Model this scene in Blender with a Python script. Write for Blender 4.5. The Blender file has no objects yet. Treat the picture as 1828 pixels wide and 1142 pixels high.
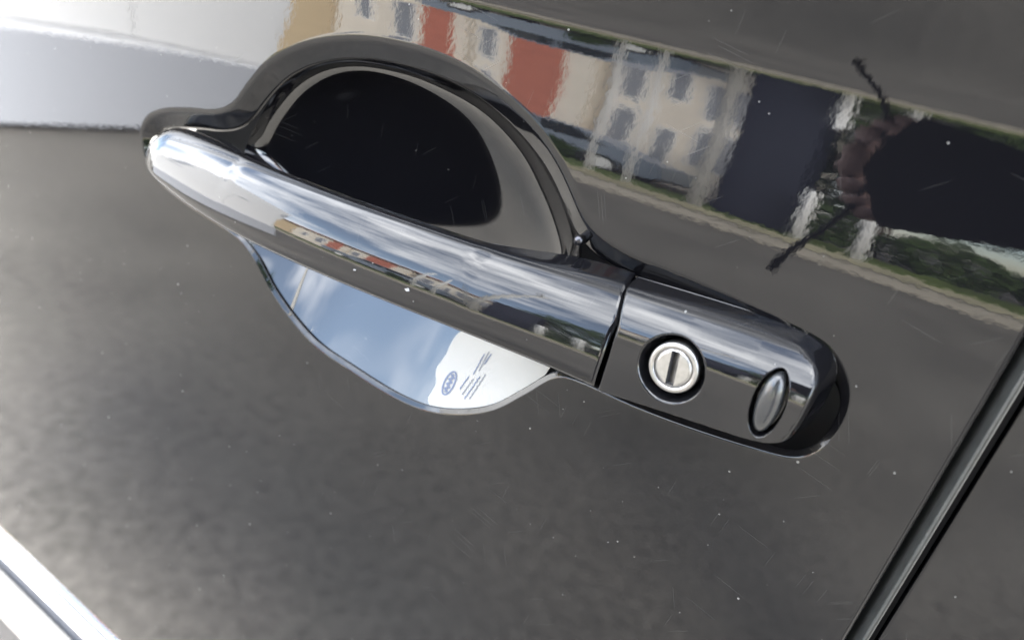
import bpy, math, random
import numpy as np
from mathutils import Vector, Matrix
from mathutils.geometry import delaunay_2d_cdt

random.seed(7)
rng = np.random.default_rng(7)
scene = bpy.context.scene
COL = scene.collection
R_ = math.radians

# ------------------------------------------------------------------ camera
# hand-held phone camera, 16 cm from the door skin and 0.98 m above the road.
# world axes: +X towards the rear of the car, +Y into the door, +Z up.
CAM = np.array([0.0, -0.16, 0.98])
PW, PH, FPX = 1828.0, 1142.0, 1300.0


def _dir(px):
    v = np.array([px[0] - PW / 2, -(px[1] - PH / 2), -FPX])
    return v / np.linalg.norm(v)


_X = -_dir((-1600, -580))
_Z = -_dir((138, 3733))
_Z = _Z - _X * (_X @ _Z)
_Z /= np.linalg.norm(_Z)
_Y = np.cross(_Z, _X)
ROT = np.stack([_X, _Y, _Z])          # world = ROT @ camera vector
VIEW = ROT @ np.array([0, 0, -1.0])
CAMX = ROT @ np.array([1.0, 0, 0])
CAMY = ROT @ np.array([0, 1.0, 0])

cd = bpy.data.cameras.new("camera")
cam = bpy.data.objects.new("camera", cd)
COL.objects.link(cam)
m4 = Matrix.Identity(4)
for i in range(3):
    for j in range(3):
        m4[i][j] = float(ROT[i, j])
    m4[i][3] = float(CAM[i])
cam.matrix_world = m4
cd.sensor_fit = 'HORIZONTAL'
cd.sensor_width = 6.4
cd.lens = 6.4 * FPX / PW
cd.clip_start = 0.01
cd.clip_end = 1500
cd.dof.use_dof = True
cd.dof.focus_distance = 0.182
cd.dof.aperture_fstop = 2.1
scene.camera = cam

# ------------------------------------------------------------------ world: broken cloud
SUN_EL, SUN_AZ = 37.0, 43.0
world = bpy.data.worlds.new("World")
scene.world = world
world.use_nodes = True
wn, wl = world.node_tree.nodes, world.node_tree.links
wn.clear()
wo = wn.new('ShaderNodeOutputWorld')
bg = wn.new('ShaderNodeBackground')
bg.inputs['Strength'].default_value = 0.12
sky = wn.new('ShaderNodeTexSky')
sky.sky_type = 'NISHITA'
sky.sun_disc = False
sky.sun_elevation = R_(SUN_EL)
sky.sun_rotation = R_(SUN_AZ)
tc = wn.new('ShaderNodeTexCoord')
mp = wn.new('ShaderNodeMapping')
mp.inputs['Scale'].default_value = (1.0, 1.0, 2.2)
mp.inputs['Location'].default_value = (0.35, 0.1, 0.6)
cn = wn.new('ShaderNodeTexNoise')
cn.inputs['Scale'].default_value = 2.1
cn.inputs['Detail'].default_value = 5
cn.inputs['Roughness'].default_value = 0.55
cr = wn.new('ShaderNodeValToRGB')
cr.color_ramp.elements[0].position = 0.43
cr.color_ramp.elements[0].color = (.08, .08, .08, 1)
cr.color_ramp.elements[1].position = 0.68
mx = wn.new('ShaderNodeMix')
mx.data_type = 'RGBA'
mx.inputs['B'].default_value = (13.0, 13.2, 13.6, 1)
wl.new(tc.outputs['Generated'], mp.inputs['Vector'])
wl.new(mp.outputs['Vector'], cn.inputs['Vector'])
wl.new(cn.outputs['Fac'], cr.inputs['Fac'])
wl.new(cr.outputs['Color'], mx.inputs['Factor'])
wl.new(sky.outputs['Color'], mx.inputs['A'])
wl.new(mx.outputs['Result'], bg.inputs['Color'])
wl.new(bg.outputs['Background'], wo.inputs['Surface'])

# ------------------------------------------------------------------ sun behind thin cloud
sd_ = bpy.data.lights.new("sun", 'SUN')
sd_.energy = 2.6
sd_.angle = R_(25)
sd_.color = (1.0, 0.96, 0.90)
sun = bpy.data.objects.new("sun", sd_)
COL.objects.link(sun)
# direction to the sun, same convention as the sky node
_az, _el = R_(SUN_AZ), R_(SUN_EL)
_sd = Vector((math.sin(_az) * math.cos(_el), math.cos(_az) * math.cos(_el), math.sin(_el)))
sun.rotation_euler = _sd.to_track_quat('Z', 'Y').to_euler()
sun.location = (-3, -6, 8)

# ------------------------------------------------------------------ exposure (exposed for a black car)
scene.view_settings.view_transform = 'Standard'
scene.view_settings.look = 'None'
scene.view_settings.exposure = 3.95
scene.view_settings.gamma = 1
scene.view_settings.use_curve_mapping = False
scene.render.engine = 'CYCLES'
scene.cycles.use_denoising = True
scene.cycles.max_bounces = 10
scene.cycles.glossy_bounces = 8
scene.cycles.sample_clamp_indirect = 20


# ================================================================== helpers
def at(px, y=0.0):
    """pixel of the photograph -> world point on the plane at depth y"""
    w = ROT @ _dir(px)
    t = (y - CAM[1]) / w[1]
    return CAM + w * t


def nodes(name):
    m = bpy.data.materials.new(name)
    m.use_nodes = True
    return m, m.node_tree.nodes, m.node_tree.links, m.node_tree.nodes['Principled BSDF']


def simple(name, color, rough=0.6, metal=0.0, noise=0.0, nscale=20.0, bump=0.0, spec=0.5):
    m, n, l, b = nodes(name)
    b.inputs['Base Color'].default_value = (*color, 1)
    b.inputs['Roughness'].default_value = rough
    b.inputs['Metallic'].default_value = metal
    b.inputs['Specular IOR Level'].default_value = spec
    if noise or bump:
        t = n.new('ShaderNodeTexCoord')
        x = n.new('ShaderNodeTexNoise')
        x.inputs['Scale'].default_value = nscale
        x.inputs['Detail'].default_value = 6
        l.new(t.outputs['Object'], x.inputs['Vector'])
        if noise:
            mr = n.new('ShaderNodeMapRange')
            mr.inputs['From Min'].default_value = 0.3
            mr.inputs['From Max'].default_value = 0.7
            mr.inputs['To Min'].default_value = 1 - noise
            mr.inputs['To Max'].default_value = 1 + noise
            l.new(x.outputs['Fac'], mr.inputs['Value'])
            v = n.new('ShaderNodeVectorMath')
            v.operation = 'SCALE'
            v.inputs[0].default_value = color
            l.new(mr.outputs['Result'], v.inputs['Scale'])
            l.new(v.outputs['Vector'], b.inputs['Base Color'])
        if bump:
            bp_ = n.new('ShaderNodeBump')
            bp_.inputs['Strength'].default_value = bump
            bp_.inputs['Distance'].default_value = 0.02
            l.new(x.outputs['Fac'], bp_.inputs['Height'])
            l.new(bp_.outputs['Normal'], b.inputs['Normal'])
    return m


def gloss_black(name, base=(0.0022, 0.0022, 0.0028), rough=0.035, peel=0.02, dust=1.0, scratch=1.0, ior=1.41):
    """clear-coated black: faint orange peel, settled dust specks and hair scratches"""
    m, n, l, b = nodes(name)
    b.inputs['IOR'].default_value = ior
    t = n.new('ShaderNodeTexCoord')
    sep = n.new('ShaderNodeSeparateXYZ')
    l.new(t.outputs['Object'], sep.inputs['Vector'])
    uv = n.new('ShaderNodeCombineXYZ')
    l.new(sep.outputs['X'], uv.inputs['X'])
    l.new(sep.outputs['Z'], uv.inputs['Y'])

    def math_(op, a, bb=None):
        q = n.new('ShaderNodeMath')
        q.operation = op
        for k, v in enumerate((a, bb)):
            if v is None:
                continue
            if isinstance(v, (int, float)):
                q.inputs[k].default_value = v
            else:
                l.new(v, q.inputs[k])
        return q.outputs[0]

    masks = []
    for sc_, rad, keep in ((60, 0.018, 0.70), (130, 0.022, 0.86), (24, 0.010, 0.60)):
        v = n.new('ShaderNodeTexVoronoi')
        v.voronoi_dimensions = '2D'
        v.inputs['Scale'].default_value = sc_
        l.new(uv.outputs['Vector'], v.inputs['Vector'])
        s2 = n.new('ShaderNodeSeparateColor')
        l.new(v.outputs['Color'], s2.inputs['Color'])
        near = math_('LESS_THAN', v.outputs['Distance'], math_('MULTIPLY', s2.outputs['Green'], rad))
        on = math_('GREATER_THAN', s2.outputs['Red'], keep)
        masks.append(math_('MULTIPLY', math_('MULTIPLY', near, on), dust))
    smasks = []
    for ang, sc1, sc2, keep in ((12, 16, 1500, .95), (-37, 24, 1900, .96), (68, 20, 1700, .965), (-80, 30, 1900, .975)):
        mpp = n.new('ShaderNodeMapping')
        mpp.inputs['Rotation'].default_value = (0, 0, R_(ang))
        l.new(uv.outputs['Vector'], mpp.inputs['Vector'])
        mp2 = n.new('ShaderNodeMapping')
        mp2.inputs['Scale'].default_value = (sc1, sc2, 1)
        l.new(mpp.outputs['Vector'], mp2.inputs['Vector'])
        v = n.new('ShaderNodeTexVoronoi')
        v.voronoi_dimensions = '2D'
        v.inputs['Scale'].default_value = 1
        v.inputs['Randomness'].default_value = 1
        l.new(mp2.outputs['Vector'], v.inputs['Vector'])
        s2 = n.new('ShaderNodeSeparateColor')
        l.new(v.outputs['Color'], s2.inputs['Color'])
        near = math_('LESS_THAN', v.outputs['Distance'], 0.07)
        on = math_('GREATER_THAN', s2.outputs['Red'], keep)
        smasks.append(math_('MULTIPLY', math_('MULTIPLY', near, on), 0.15 * scratch))
    allm = masks[0]
    for q in masks[1:] + smasks:
        allm = math_('MAXIMUM', allm, q)
    mix = n.new('ShaderNodeMix')
    mix.data_type = 'RGBA'
    mix.inputs['A'].default_value = (*base, 1)
    mix.inputs['B'].default_value = (0.10, 0.10, 0.095, 1)
    l.new(allm, mix.inputs['Factor'])
    l.new(mix.outputs['Result'], b.inputs['Base Color'])
    fl = n.new('ShaderNodeTexNoise')
    fl.inputs['Scale'].default_value = 22
    fl.inputs['Detail'].default_value = 6
    fl.inputs['Roughness'].default_value = .65
    l.new(t.outputs['Object'], fl.inputs['Vector'])
    film = math_('MULTIPLY', math_('MAXIMUM', math_('SUBTRACT', fl.outputs['Fac'], .48), 0.0), .16)
    rr = math_('ADD', math_('ADD', math_('MULTIPLY', allm, 0.4), rough), film)
    l.new(rr, b.inputs['Roughness'])
    if peel:
        x = n.new('ShaderNodeTexNoise')
        x.inputs['Scale'].default_value = 520
        x.inputs['Detail'].default_value = 2
        l.new(t.outputs['Object'], x.inputs['Vector'])
        bp_ = n.new('ShaderNodeBump')
        bp_.inputs['Strength'].default_value = peel
        bp_.inputs['Distance'].default_value = 0.001
        l.new(x.outputs['Fac'], bp_.inputs['Height'])
        l.new(bp_.outputs['Normal'], b.inputs['Normal'])
    return m


def link(name, me, mat=None, parent=None, label=None, cat=None, group=None, kind=None):
    o = bpy.data.objects.new(name, me)
    COL.objects.link(o)
    if mat is not None and me is not None:
        for q in (mat if isinstance(mat, (list, tuple)) else [mat]):
            me.materials.append(q)
    o.parent = parent
    if label: o['label'] = label
    if cat: o['category'] = cat
    if group: o['group'] = group
    if kind: o['kind'] = kind
    return o


def mesh(name, V, F, smooth=True):
    me = bpy.data.meshes.new(name)
    me.from_pydata([tuple(map(float, v)) for v in V], [], F)
    me.update()
    if smooth:
        me.polygons.foreach_set('use_smooth', [True] * len(me.polygons))
    return me


class MB:
    """collects simple solids into one mesh"""
    def __init__(s): s.V, s.F = [], []

    def add(s, V, F):
        k = len(s.V); s.V += [tuple(map(float, v)) for v in V]; s.F += [tuple(i + k for i in f) for f in F]; return s

    def box(s, x0, x1, y0, y1, z0, z1):
        V = [(x, y, z) for x in (x0, x1) for y in (y0, y1) for z in (z0, z1)]
        return s.add(V, [(0, 1, 3, 2), (4, 6, 7, 5), (0, 4, 5, 1), (2, 3, 7, 6), (0, 2, 6, 4), (1, 5, 7, 3)])

    def prism(s, poly, axis, a0, a1):
        n = len(poly)
        def P(p, a):
            return {'x': (a, p[0], p[1]), 'y': (p[0], a, p[1]), 'z': (p[0], p[1], a)}[axis]
        V = [P(p, a0) for p in poly] + [P(p, a1) for p in poly]
        return s.add(V, [tuple(range(n))[::-1], tuple(range(n, 2 * n))] + [(i, (i + 1) % n, n + (i + 1) % n, n + i) for i in range(n)])

    def tube(s, pts, rad, n=12):
        pts = [Vector(p) for p in pts]
        rad = rad if isinstance(rad, (list, tuple)) else [rad] * len(pts)
        V, F = [], []
        prev = None
        for i, p in enumerate(pts):
            d = (pts[min(i + 1, len(pts) - 1)] - pts[max(i - 1, 0)]).normalized()
            a = d.orthogonal().normalized() if prev is None else (prev - d * prev.dot(d)).normalized()
            prev = a
            b_ = d.cross(a)
            V += [p + (a * math.cos(2 * math.pi * k / n) + b_ * math.sin(2 * math.pi * k / n)) * rad[i] for k in range(n)]
        for i in range(len(pts) - 1):
            F += [(i * n + k, i * n + (k + 1) % n, (i + 1) * n + (k + 1) % n, (i + 1) * n + k) for k in range(n)]
        F += [tuple(range(n))[::-1], tuple((len(pts) - 1) * n + k for k in range(n))]
        return s.add(V, F)

    def build(s, name, mat, parent=None, smooth=False, **kw):
        return link(name, mesh(name, s.V, s.F, smooth), mat, parent, **kw)


def catmull(P, n, closed=True):
    P = np.asarray(P, float)
    m = len(P)
    out = []
    segs = m if closed else m - 1
    for i in range(segs):
        if closed:
            a, b, c, d = P[(i - 1) % m], P[i], P[(i + 1) % m], P[(i + 2) % m]
        else:
            a, b, c, d = P[max(i - 1, 0)], P[i], P[i + 1], P[min(i + 2, m - 1)]
        # centripetal
        t0 = 0; t1 = t0 + max(np.linalg.norm(b - a), 1e-9) ** .5
        t2 = t1 + max(np.linalg.norm(c - b), 1e-9) ** .5; t3 = t2 + max(np.linalg.norm(d - c), 1e-9) ** .5
        for t in np.linspace(t1, t2, n, endpoint=False):
            A1 = (t1 - t) / (t1 - t0) * a + (t - t0) / (t1 - t0) * b if t1 - t0 > 1e-3 else b
            A2 = (t2 - t) / (t2 - t1) * b + (t - t1) / (t2 - t1) * c
            A3 = (t3 - t) / (t3 - t2) * c + (t - t2) / (t3 - t2) * d if t3 - t2 > 1e-3 else c
            B1 = (t2 - t) / (t2 - t0) * A1 + (t - t0) / (t2 - t0) * A2
            B2 = (t3 - t) / (t3 - t1) * A2 + (t - t1) / (t3 - t1) * A3
            out.append((t2 - t) / (t2 - t1) * B1 + (t - t1) / (t2 - t1) * B2)
    if not closed:
        out.append(P[-1])
    return np.array(out)


def resample(P, n, closed=True, smooth=0):
    P = np.asarray(P, float)
    Q = np.vstack([P, P[:1]]) if closed else P
    s = np.concatenate([[0], np.cumsum(np.linalg.norm(np.diff(Q, axis=0), axis=1))])
    t = np.linspace(0, s[-1], n, endpoint=not closed)
    out = np.stack([np.interp(t, s, Q[:, k]) for k in range(Q.shape[1])], 1)
    for _ in range(smooth):
        if closed:
            out = .25 * np.roll(out, 1, 0) + .5 * out + .25 * np.roll(out, -1, 0)
        else:
            o2 = out.copy(); o2[1:-1] = .25 * out[:-2] + .5 * out[1:-1] + .25 * out[2:]; out = o2
    return out


def pchip(x, xp, yp):
    """monotone cubic interpolation"""
    xp, yp = np.asarray(xp, float), np.asarray(yp, float)
    h = np.diff(xp); d = np.diff(yp) / h
    m_ = np.zeros(len(xp)); m_[1:-1] = np.where(d[:-1] * d[1:] > 0, 2 * d[:-1] * d[1:] / (d[:-1] + d[1:] + 1e-12), 0); m_[0] = d[0]; m_[-1] = 0
    x = np.clip(x, xp[0], xp[-1]); i = np.clip(np.searchsorted(xp, x, 'right') - 1, 0, len(h) - 1)
    t = (x - xp[i]) / h[i]
    return (1 + 2 * t) * (1 - t) ** 2 * yp[i] + t * (1 - t) ** 2 * h[i] * m_[i] + t * t * (3 - 2 * t) * yp[i + 1] + t * t * (t - 1) * h[i] * m_[i + 1]


def ccw(P):
    x, z = P[:, 0], P[:, 1]
    return P if np.sum(x * np.roll(z, -1) - z * np.roll(x, -1)) > 0 else P[::-1].copy()


def out_normals(P):
    t = np.roll(P, -1, 0) - np.roll(P, 1, 0)
    t /= np.linalg.norm(t, axis=1, keepdims=True)
    return np.stack([t[:, 1], -t[:, 0]], 1)


def sdf(P, poly):
    """signed distance to closed polygon, negative inside"""
    P = np.asarray(P, float)
    A, B = poly, np.roll(poly, -1, 0)
    out = np.empty(len(P))
    AB = B - A
    L2 = (AB ** 2).sum(1)
    for i in range(0, len(P), 4000):
        p = P[i:i + 4000, None, :]
        t = np.clip(((p - A) * AB).sum(2) / L2, 0, 1)
        q = A + t[..., None] * AB
        d = np.sqrt(((p - q) ** 2).sum(2)).min(1)
        c = ((A[:, 1] > p[..., 1]) != (B[:, 1] > p[..., 1])) & (p[..., 0] < (B[:, 0] - A[:, 0]) * (p[..., 1] - A[:, 1]) / np.where(B[:, 1] == A[:, 1], 1e-12, B[:, 1] - A[:, 1]) + A[:, 0])
        inside = c.sum(1) % 2 == 1
        out[i:i + 4000] = np.where(inside, -d, d)
    return out


def sdf_near(P, poly, lim=.012):
    """as sdf, but only exact close to the outline (coarse polygon elsewhere)"""
    P = np.asarray(P, float)
    out = sdf(P, poly[::18])
    m_ = np.abs(out) < lim
    if m_.any():
        out[m_] = sdf(P[m_], poly)
    return out


def smoothstep(a, b, x):
    t = np.clip((x - a) / (b - a), 0, 1)
    return t * t * (3 - 2 * t)


def sheet(name, pts, keep, yfun, h=1e-4):
    """triangulated pressed sheet y = yfun(x, z) with exact surface normals"""
    vs, es, fs, *_ = delaunay_2d_cdt([Vector(map(float, p)) for p in pts], [], [], 0, 1e-7)
    P = np.array([(v.x, v.y) for v in vs])
    T = np.array([f for f in fs if len(f) == 3])
    c = P[T].mean(1)
    T = T[keep(c)]
    used = np.unique(T)
    remap = -np.ones(len(P), int); remap[used] = np.arange(len(used))
    P, T = P[used], remap[T]
    y = yfun(P)
    ex, ez = np.array([h, 0]), np.array([0, h])
    yx = (yfun(P + ex) - yfun(P - ex)) / (2 * h)
    yz = (yfun(P + ez) - yfun(P - ez)) / (2 * h)
    N = np.stack([yx, -np.ones(len(P)), yz], 1)
    N /= np.linalg.norm(N, axis=1, keepdims=True)
    V = np.stack([P[:, 0], y, P[:, 1]], 1)
    # orient faces outward (-Y)
    a, b, d = V[T[:, 0]], V[T[:, 1]], V[T[:, 2]]
    fl = np.cross(b - a, d - a)[:, 1] > 0
    T[fl] = T[fl][:, ::-1]
    me = mesh(name, V, [tuple(map(int, t)) for t in T])
    me.normals_split_custom_set_from_vertices([tuple(map(float, q)) for q in N])
    return me


def dedupe(pts, eps=1.5e-4):
    k = np.round(np.asarray(pts) / eps).astype(np.int64)
    _, idx = np.unique(k, axis=0, return_index=True)
    return np.asarray(pts)[np.sort(idx)]


# ================================================================== materials
M_PAINT = gloss_black('black car paint', rough=0.02, peel=0.008)
M_HANDLE = gloss_black('gloss black handle', base=(0.003, 0.003, 0.0036), rough=0.03, peel=0.006, dust=0.8, scratch=.7)
M_BOWL = gloss_black('gloss black bowl', rough=0.025, peel=0.0, dust=0.5, scratch=1.3, ior=1.55)
M_RUBBER = simple('seal rubber', (0.034, 0.036, 0.035), 0.42, noise=.15, nscale=300)
M_DARK = simple('dark inner metal and slot shade', (0.004, 0.004, 0.005), 0.6)
M_CHROME = simple('bright trim', (0.80, 0.81, 0.83), 0.08, 1.0)
M_NICKEL = simple('brushed nickel', (0.26, 0.255, 0.25), 0.34, 1.0, noise=.10, nscale=900)
M_SLOT = simple('shaded slot metal', (0.12, 0.118, 0.115), 0.4, 1.0, noise=.3, nscale=500)  # darker copy of the nickel, shade inside the slot put into its colour

# ================================================================== the car
CAR = link('car', None, label='black glossy car seen close at its front door handle', cat='car')
CAR.location = (0, 0, 0)

# ---- door skin section: tilt of the surface against height (degrees, + looks up)
PROF = np.array([(-700, -6), (-400, -3.5), (-250, -2.2), (-150, -1.2), (-80, -.25), (-45, .2), (-33, .5), (-28, 1.3), (-19, 5.2), (-11, 7),
                 (-3.5, 2.3), (2.3, -4.4), (5, -9.8), (8.3, -13.8), (13, -16.5), (25, -17), (60, -10), (150, -5)], float)
_zz = np.arange(-700, 150.01, 0.25)
_th = np.interp(_zz, PROF[:, 0], PROF[:, 1])
_k = np.exp(-.5 * (np.arange(-16, 17) / 6.0) ** 2); _k /= _k.sum()
_th = np.convolve(np.pad(_th, 16, 'edge'), _k, 'valid')
_gy = np.concatenate([[0], np.cumsum(.5 * (np.tan(np.radians(_th[1:])) + np.tan(np.radians(_th[:-1]))) * .25)])
_gy -= np.interp(-45, _zz, _gy)


def skin(z):
    q = (np.asarray(z) - CAM[2]) * 1000
    # cubic (Catmull) look-up so the slope stays continuous
    i = np.clip(((q + 700) / .25).astype(int), 1, len(_zz) - 3)
    t = (q - _zz[i]) / .25
    p0, p1, p2, p3 = _gy[i - 1], _gy[i], _gy[i + 1], _gy[i + 2]
    return .001 * (p1 + .5 * t * (p2 - p0 + t * (2 * p0 - 5 * p1 + 4 * p2 - p3 + t * (3 * (p1 - p2) + p3 - p0))))


# ---- outline of the pressed recess round handle and lock
OUT_PX = [(250, 232), (262, 205), (290, 192), (335, 190), (385, 193), (412, 182), (440, 145), (475, 105), (520, 76), (570, 60), (640, 55), (720, 68),
          (800, 95), (870, 135), (930, 185), (975, 235), (1010, 290), (1035, 345), (1058, 395), (1110, 437), (1200, 475), (1300, 518), (1400, 565),
          (1470, 603), (1507, 640), (1524, 690), (1517, 735), (1494, 782), (1462, 812), (1420, 822), (1340, 803), (1200, 757), (1100, 716), (1040, 688),
          (998, 676), (940, 706), (880, 736), (820, 744), (760, 737), (700, 712), (620, 662), (560, 620), (520, 577), (480, 520), (450, 462), (424, 428),
          (380, 398), (320, 358), (280, 322), (259, 285)]
OUT = np.array([at(p, 0.0)[[0, 2]] for p in OUT_PX])
OUT = ccw(resample(catmull(OUT, 12), 900, smooth=14))
OUTN = out_normals(OUT)


def axis_z(x):
    return np.interp(x, [-.25, 0.0], [CAM[2] - .0705, CAM[2] - .0555])


def fil_w(P):
    up = smoothstep(-.004, .012, P[:, 1] - axis_z(P[:, 0]))
    return .0020 + .0050 * up


_fu = np.linspace(0, 1.2, 400)
_fs = np.tan(np.radians(31) * smoothstep(0, .45, _fu) + np.radians(34) * smoothstep(.93, 1.06, _fu))
_fd = np.concatenate([[0], np.cumsum(.5 * (_fs[1:] + _fs[:-1]) * (_fu[1] - _fu[0]))])


def fil(P):
    u = -sdf_near(P, OUT)
    w = fil_w(P)
    return np.where(u > 0, w * np.interp(u / w, _fu, _fd), 0)


_ea, _eb = at((1828, 604), 0.0), at((1510, 1142), 0.0)
EDGE_X = _eb[0]
EDGE_K = (_ea[0] - _eb[0]) / (_ea[2] - _eb[2])


def lean(z):        # the gap leans a little off the vertical
    return EDGE_K * (np.asarray(z) - _eb[2])



EDGE_W = .0011


def edge_roll(x, e, sgn):
    u = (sgn * (np.asarray(x) - e) + EDGE_W) / EDGE_W     # 0..1 across the rolled edge
    t = np.clip(u, 0, .98)
    return EDGE_W * (1 - np.sqrt(1 - t * t))


def door_y(P):
    return skin(P[:, 1]) + fil(P) + edge_roll(P[:, 0] - lean(P[:, 1]), EDGE_X, 1)


IN_T = 1.06
inset = OUT - OUTN * (fil_w(OUT) * IN_T)[:, None]
pts = []
for q in (0.002, 0.001, 0.0, -.08, -.16, -.24, -.32, -.4, -.5, -.6, -.7, -.8, -.9, -.95, -1.0, -IN_T):
    ring = OUT + OUTN * (q if q > 0 else 0) + OUTN * ((q if q < 0 else 0) * fil_w(OUT))[:, None]
    pts.append(ring)
X0, Z0, Z1 = -.95, .42, CAM[2] + .10


def graded(a, b, fine_a, fine_b, sf, sc_):
    o, v = [], a
    while v < b:
        o.append(v); v += sf if fine_a <= v <= fine_b else sc_
    return np.array(o + [b])


gx = graded(X0, EDGE_X - EDGE_W, -.36, .03, .0032, .008)
gz = graded(Z0, Z1, CAM[2] - .115, CAM[2] + .03, .0018, .006)
ex = EDGE_X - EDGE_W * (1 - np.array([0.15, .3, .45, .6, .7, .8, .88, .94, .98]))
G = np.array([(x, z) for x in np.concatenate([gx, ex]) for z in gz])
G[:, 0] += lean(G[:, 1]) * smoothstep(.002, .012, G[:, 0])
G = G[sdf_near(G, OUT) > .0025]
pts = dedupe(np.vstack(pts + [G]))
door_me = sheet('door_panel', pts, lambda c: sdf_near(c, inset) > 0, door_y)
DOOR = link('front_door_panel', door_me, M_PAINT, CAR)

# return flange of the door's rear edge and dark cavity behind the recess
e0 = door_y(np.array([[EDGE_X, .9]]))[0]
mb = MB()
mb.V, mb.F = [], []
zs = np.linspace(Z0, Z1, 160)
ye = door_y(np.stack([EDGE_X - 1e-6 + lean(zs), zs], 1))
V = [(EDGE_X + float(lean(z)), y - .00005, z) for y, z in zip(ye, zs)] + [(EDGE_X - .0005 + float(lean(z)), .03, z) for z in zs]
n_ = len(zs)
mb.add(V, [(i, i + 1, n_ + i + 1, n_ + i) for i in range(n_ - 1)])
mb.build('door_edge_flange', M_PAINT, CAR, smooth=True)
backing = MB().box(OUT[:, 0].min() - .01, OUT[:, 0].max() + .01, .030, .034, OUT[:, 1].min() - .01, OUT[:, 1].max() + .01)
backing.build('recess_backing', M_DARK, CAR)

# ---- rubber seal strip in the gap and the rear door behind it
sx0, sx1 = at((1523, 1142), .0025)[0], at((1551, 1142), .0025)[0]
rx0 = at((1562, 1142), 0.0)[0]
zs = np.linspace(Z0, Z1, 200)
sect = [(sx0 - .0012, .018), (sx0, .0046), (sx0 + .0006, .0034), (sx0 + .0014, .0026), (.5 * (sx0 + sx1), .0020), (sx1 - .0006, .0018), (sx1 - .0001, .0024), (sx1 + .0006, .018)]
V, F = [], []
for z in zs:
    y0 = float(skin(np.array([z]))[0])
    V += [(sx + float(lean(z)), y0 + sy, z) for sx, sy in sect]
k = len(sect)
F = [(i * k + j, i * k + j + 1, (i + 1) * k + j + 1, (i + 1) * k + j) for i in range(len(zs) - 1) for j in range(k - 1)]
link('door_seal', mesh('door_seal', V, F), M_RUBBER, CAR)


def rear_y(P):
    return skin(P[:, 1]) + .0004 + edge_roll(P[:, 0] - lean(P[:, 1]), rx0, -1)


ex = rx0 + EDGE_W * (1 - np.array([0, .15, .3, .45, .6, .7, .8, .88, .94, .98]))
gx = np.concatenate([ex, graded(rx0 + EDGE_W * 1.3, .40, 0, .1, .004, .012)])
G = np.array([(x, z) for x in gx for z in gz])
G[:, 0] += lean(G[:, 1])
G = dedupe(G, 1e-4)
link('rear_door_panel', sheet('rear_door_panel', G, lambda c: c[:, 0] > -9, rear_y), M_PAINT, CAR)
MB().box(EDGE_X - .016, rx0 + .026, .022, .026, Z0, Z1).build('gap_backing', M_DARK, CAR)

# ---- recess bowl
BOWL_UP = [(444, 262), (462, 225), (485, 185), (520, 140), (565, 108), (620, 94), (700, 101), (780, 126), (860, 167), (930, 227), (975, 287), (1005, 343), (1024, 395), (1030, 430)]
BOWL_LO = [(1022, 540), (1000, 630), (965, 680), (930, 704), (880, 730), (820, 738), (760, 730), (700, 705), (620, 655), (560, 613), (525, 575), (487, 520), (458, 462), (440, 420), (432, 360), (434, 305)]
bo = np.array([at((740 + (p[0] - 740) * 1.018, 400 + (p[1] - 400) * 1.018), .0046)[[0, 2]] for p in BOWL_UP] + [at(p, .0014)[[0, 2]] for p in BOWL_LO])
by = np.array([.0046] * len(BOWL_UP) + [.0014] * len(BOWL_LO))
bo3 = resample(catmull(np.column_stack([bo, by]), 10), 420, smooth=10)
bc = np.array([.5 * (bo3[:, 0].min() + bo3[:, 0].max()), CAM[2] - .068])
BOWL_D = .0255
NB = 80
V, F = [], []


def bowl_pt(o, q):
    cx = bc[0] + .58 * (o[0] - bc[0])
    up = (o[1] - bc[1]) / math.hypot(o[0] - cx, o[1] - bc[1])
    w = float(smoothstep(-.70, .20, up))
    cz = bc[1] - .009 * w
    r = 1 - q
    lo = 1 - r ** 1.12
    L = math.hypot(o[0] - cx, o[1] - cz)
    rx_ = float(smoothstep(-.35, .95, (o[0] - bc[0]) / .075))
    hi = .0173 * (L / .060) ** .6 * ((.7 + .34 * rx_) * (1 - r ** 3) + .3 * (1 - r ** 24))
    y = o[2] + (1 - w) * (.0215 - o[2]) * lo + w * hi
    return (cx + (o[0] - cx) * (1 - q), y, cz + (o[1] - cz) * (1 - q))


for i in range(NB):
    V += [bowl_pt(o, 1 - math.cos(i / NB * math.pi / 2) if 0 else (i / NB) ** 1.6) for o in bo3]
V += [bowl_pt(o, 1.0) for o in bo3]
n_ = len(bo3)
for i in range(NB):
    F += [(i * n_ + j, i * n_ + (j + 1) % n_, (i + 1) * n_ + (j + 1) % n_, (i + 1) * n_ + j) for j in range(n_)]
BOWL = link('recess_bowl', mesh('recess_bowl', V, F), M_BOWL, CAR)

# ---- white printed label laid over the lower right of the bowl
from mathutils.bvhtree import BVHTree
_bv = BVHTree.FromPolygons([Vector(v) for v in V], F)


def on_bowl(px, lift):
    loc, nor, i_, d_ = _bv.ray_cast(Vector(CAM), Vector(ROT @ _dir(px)))
    if loc is None:
        return None
    dv = Vector(CAM) - loc
    if nor.dot(dv) < 0: nor = -nor
    return loc + nor * lift


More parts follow.
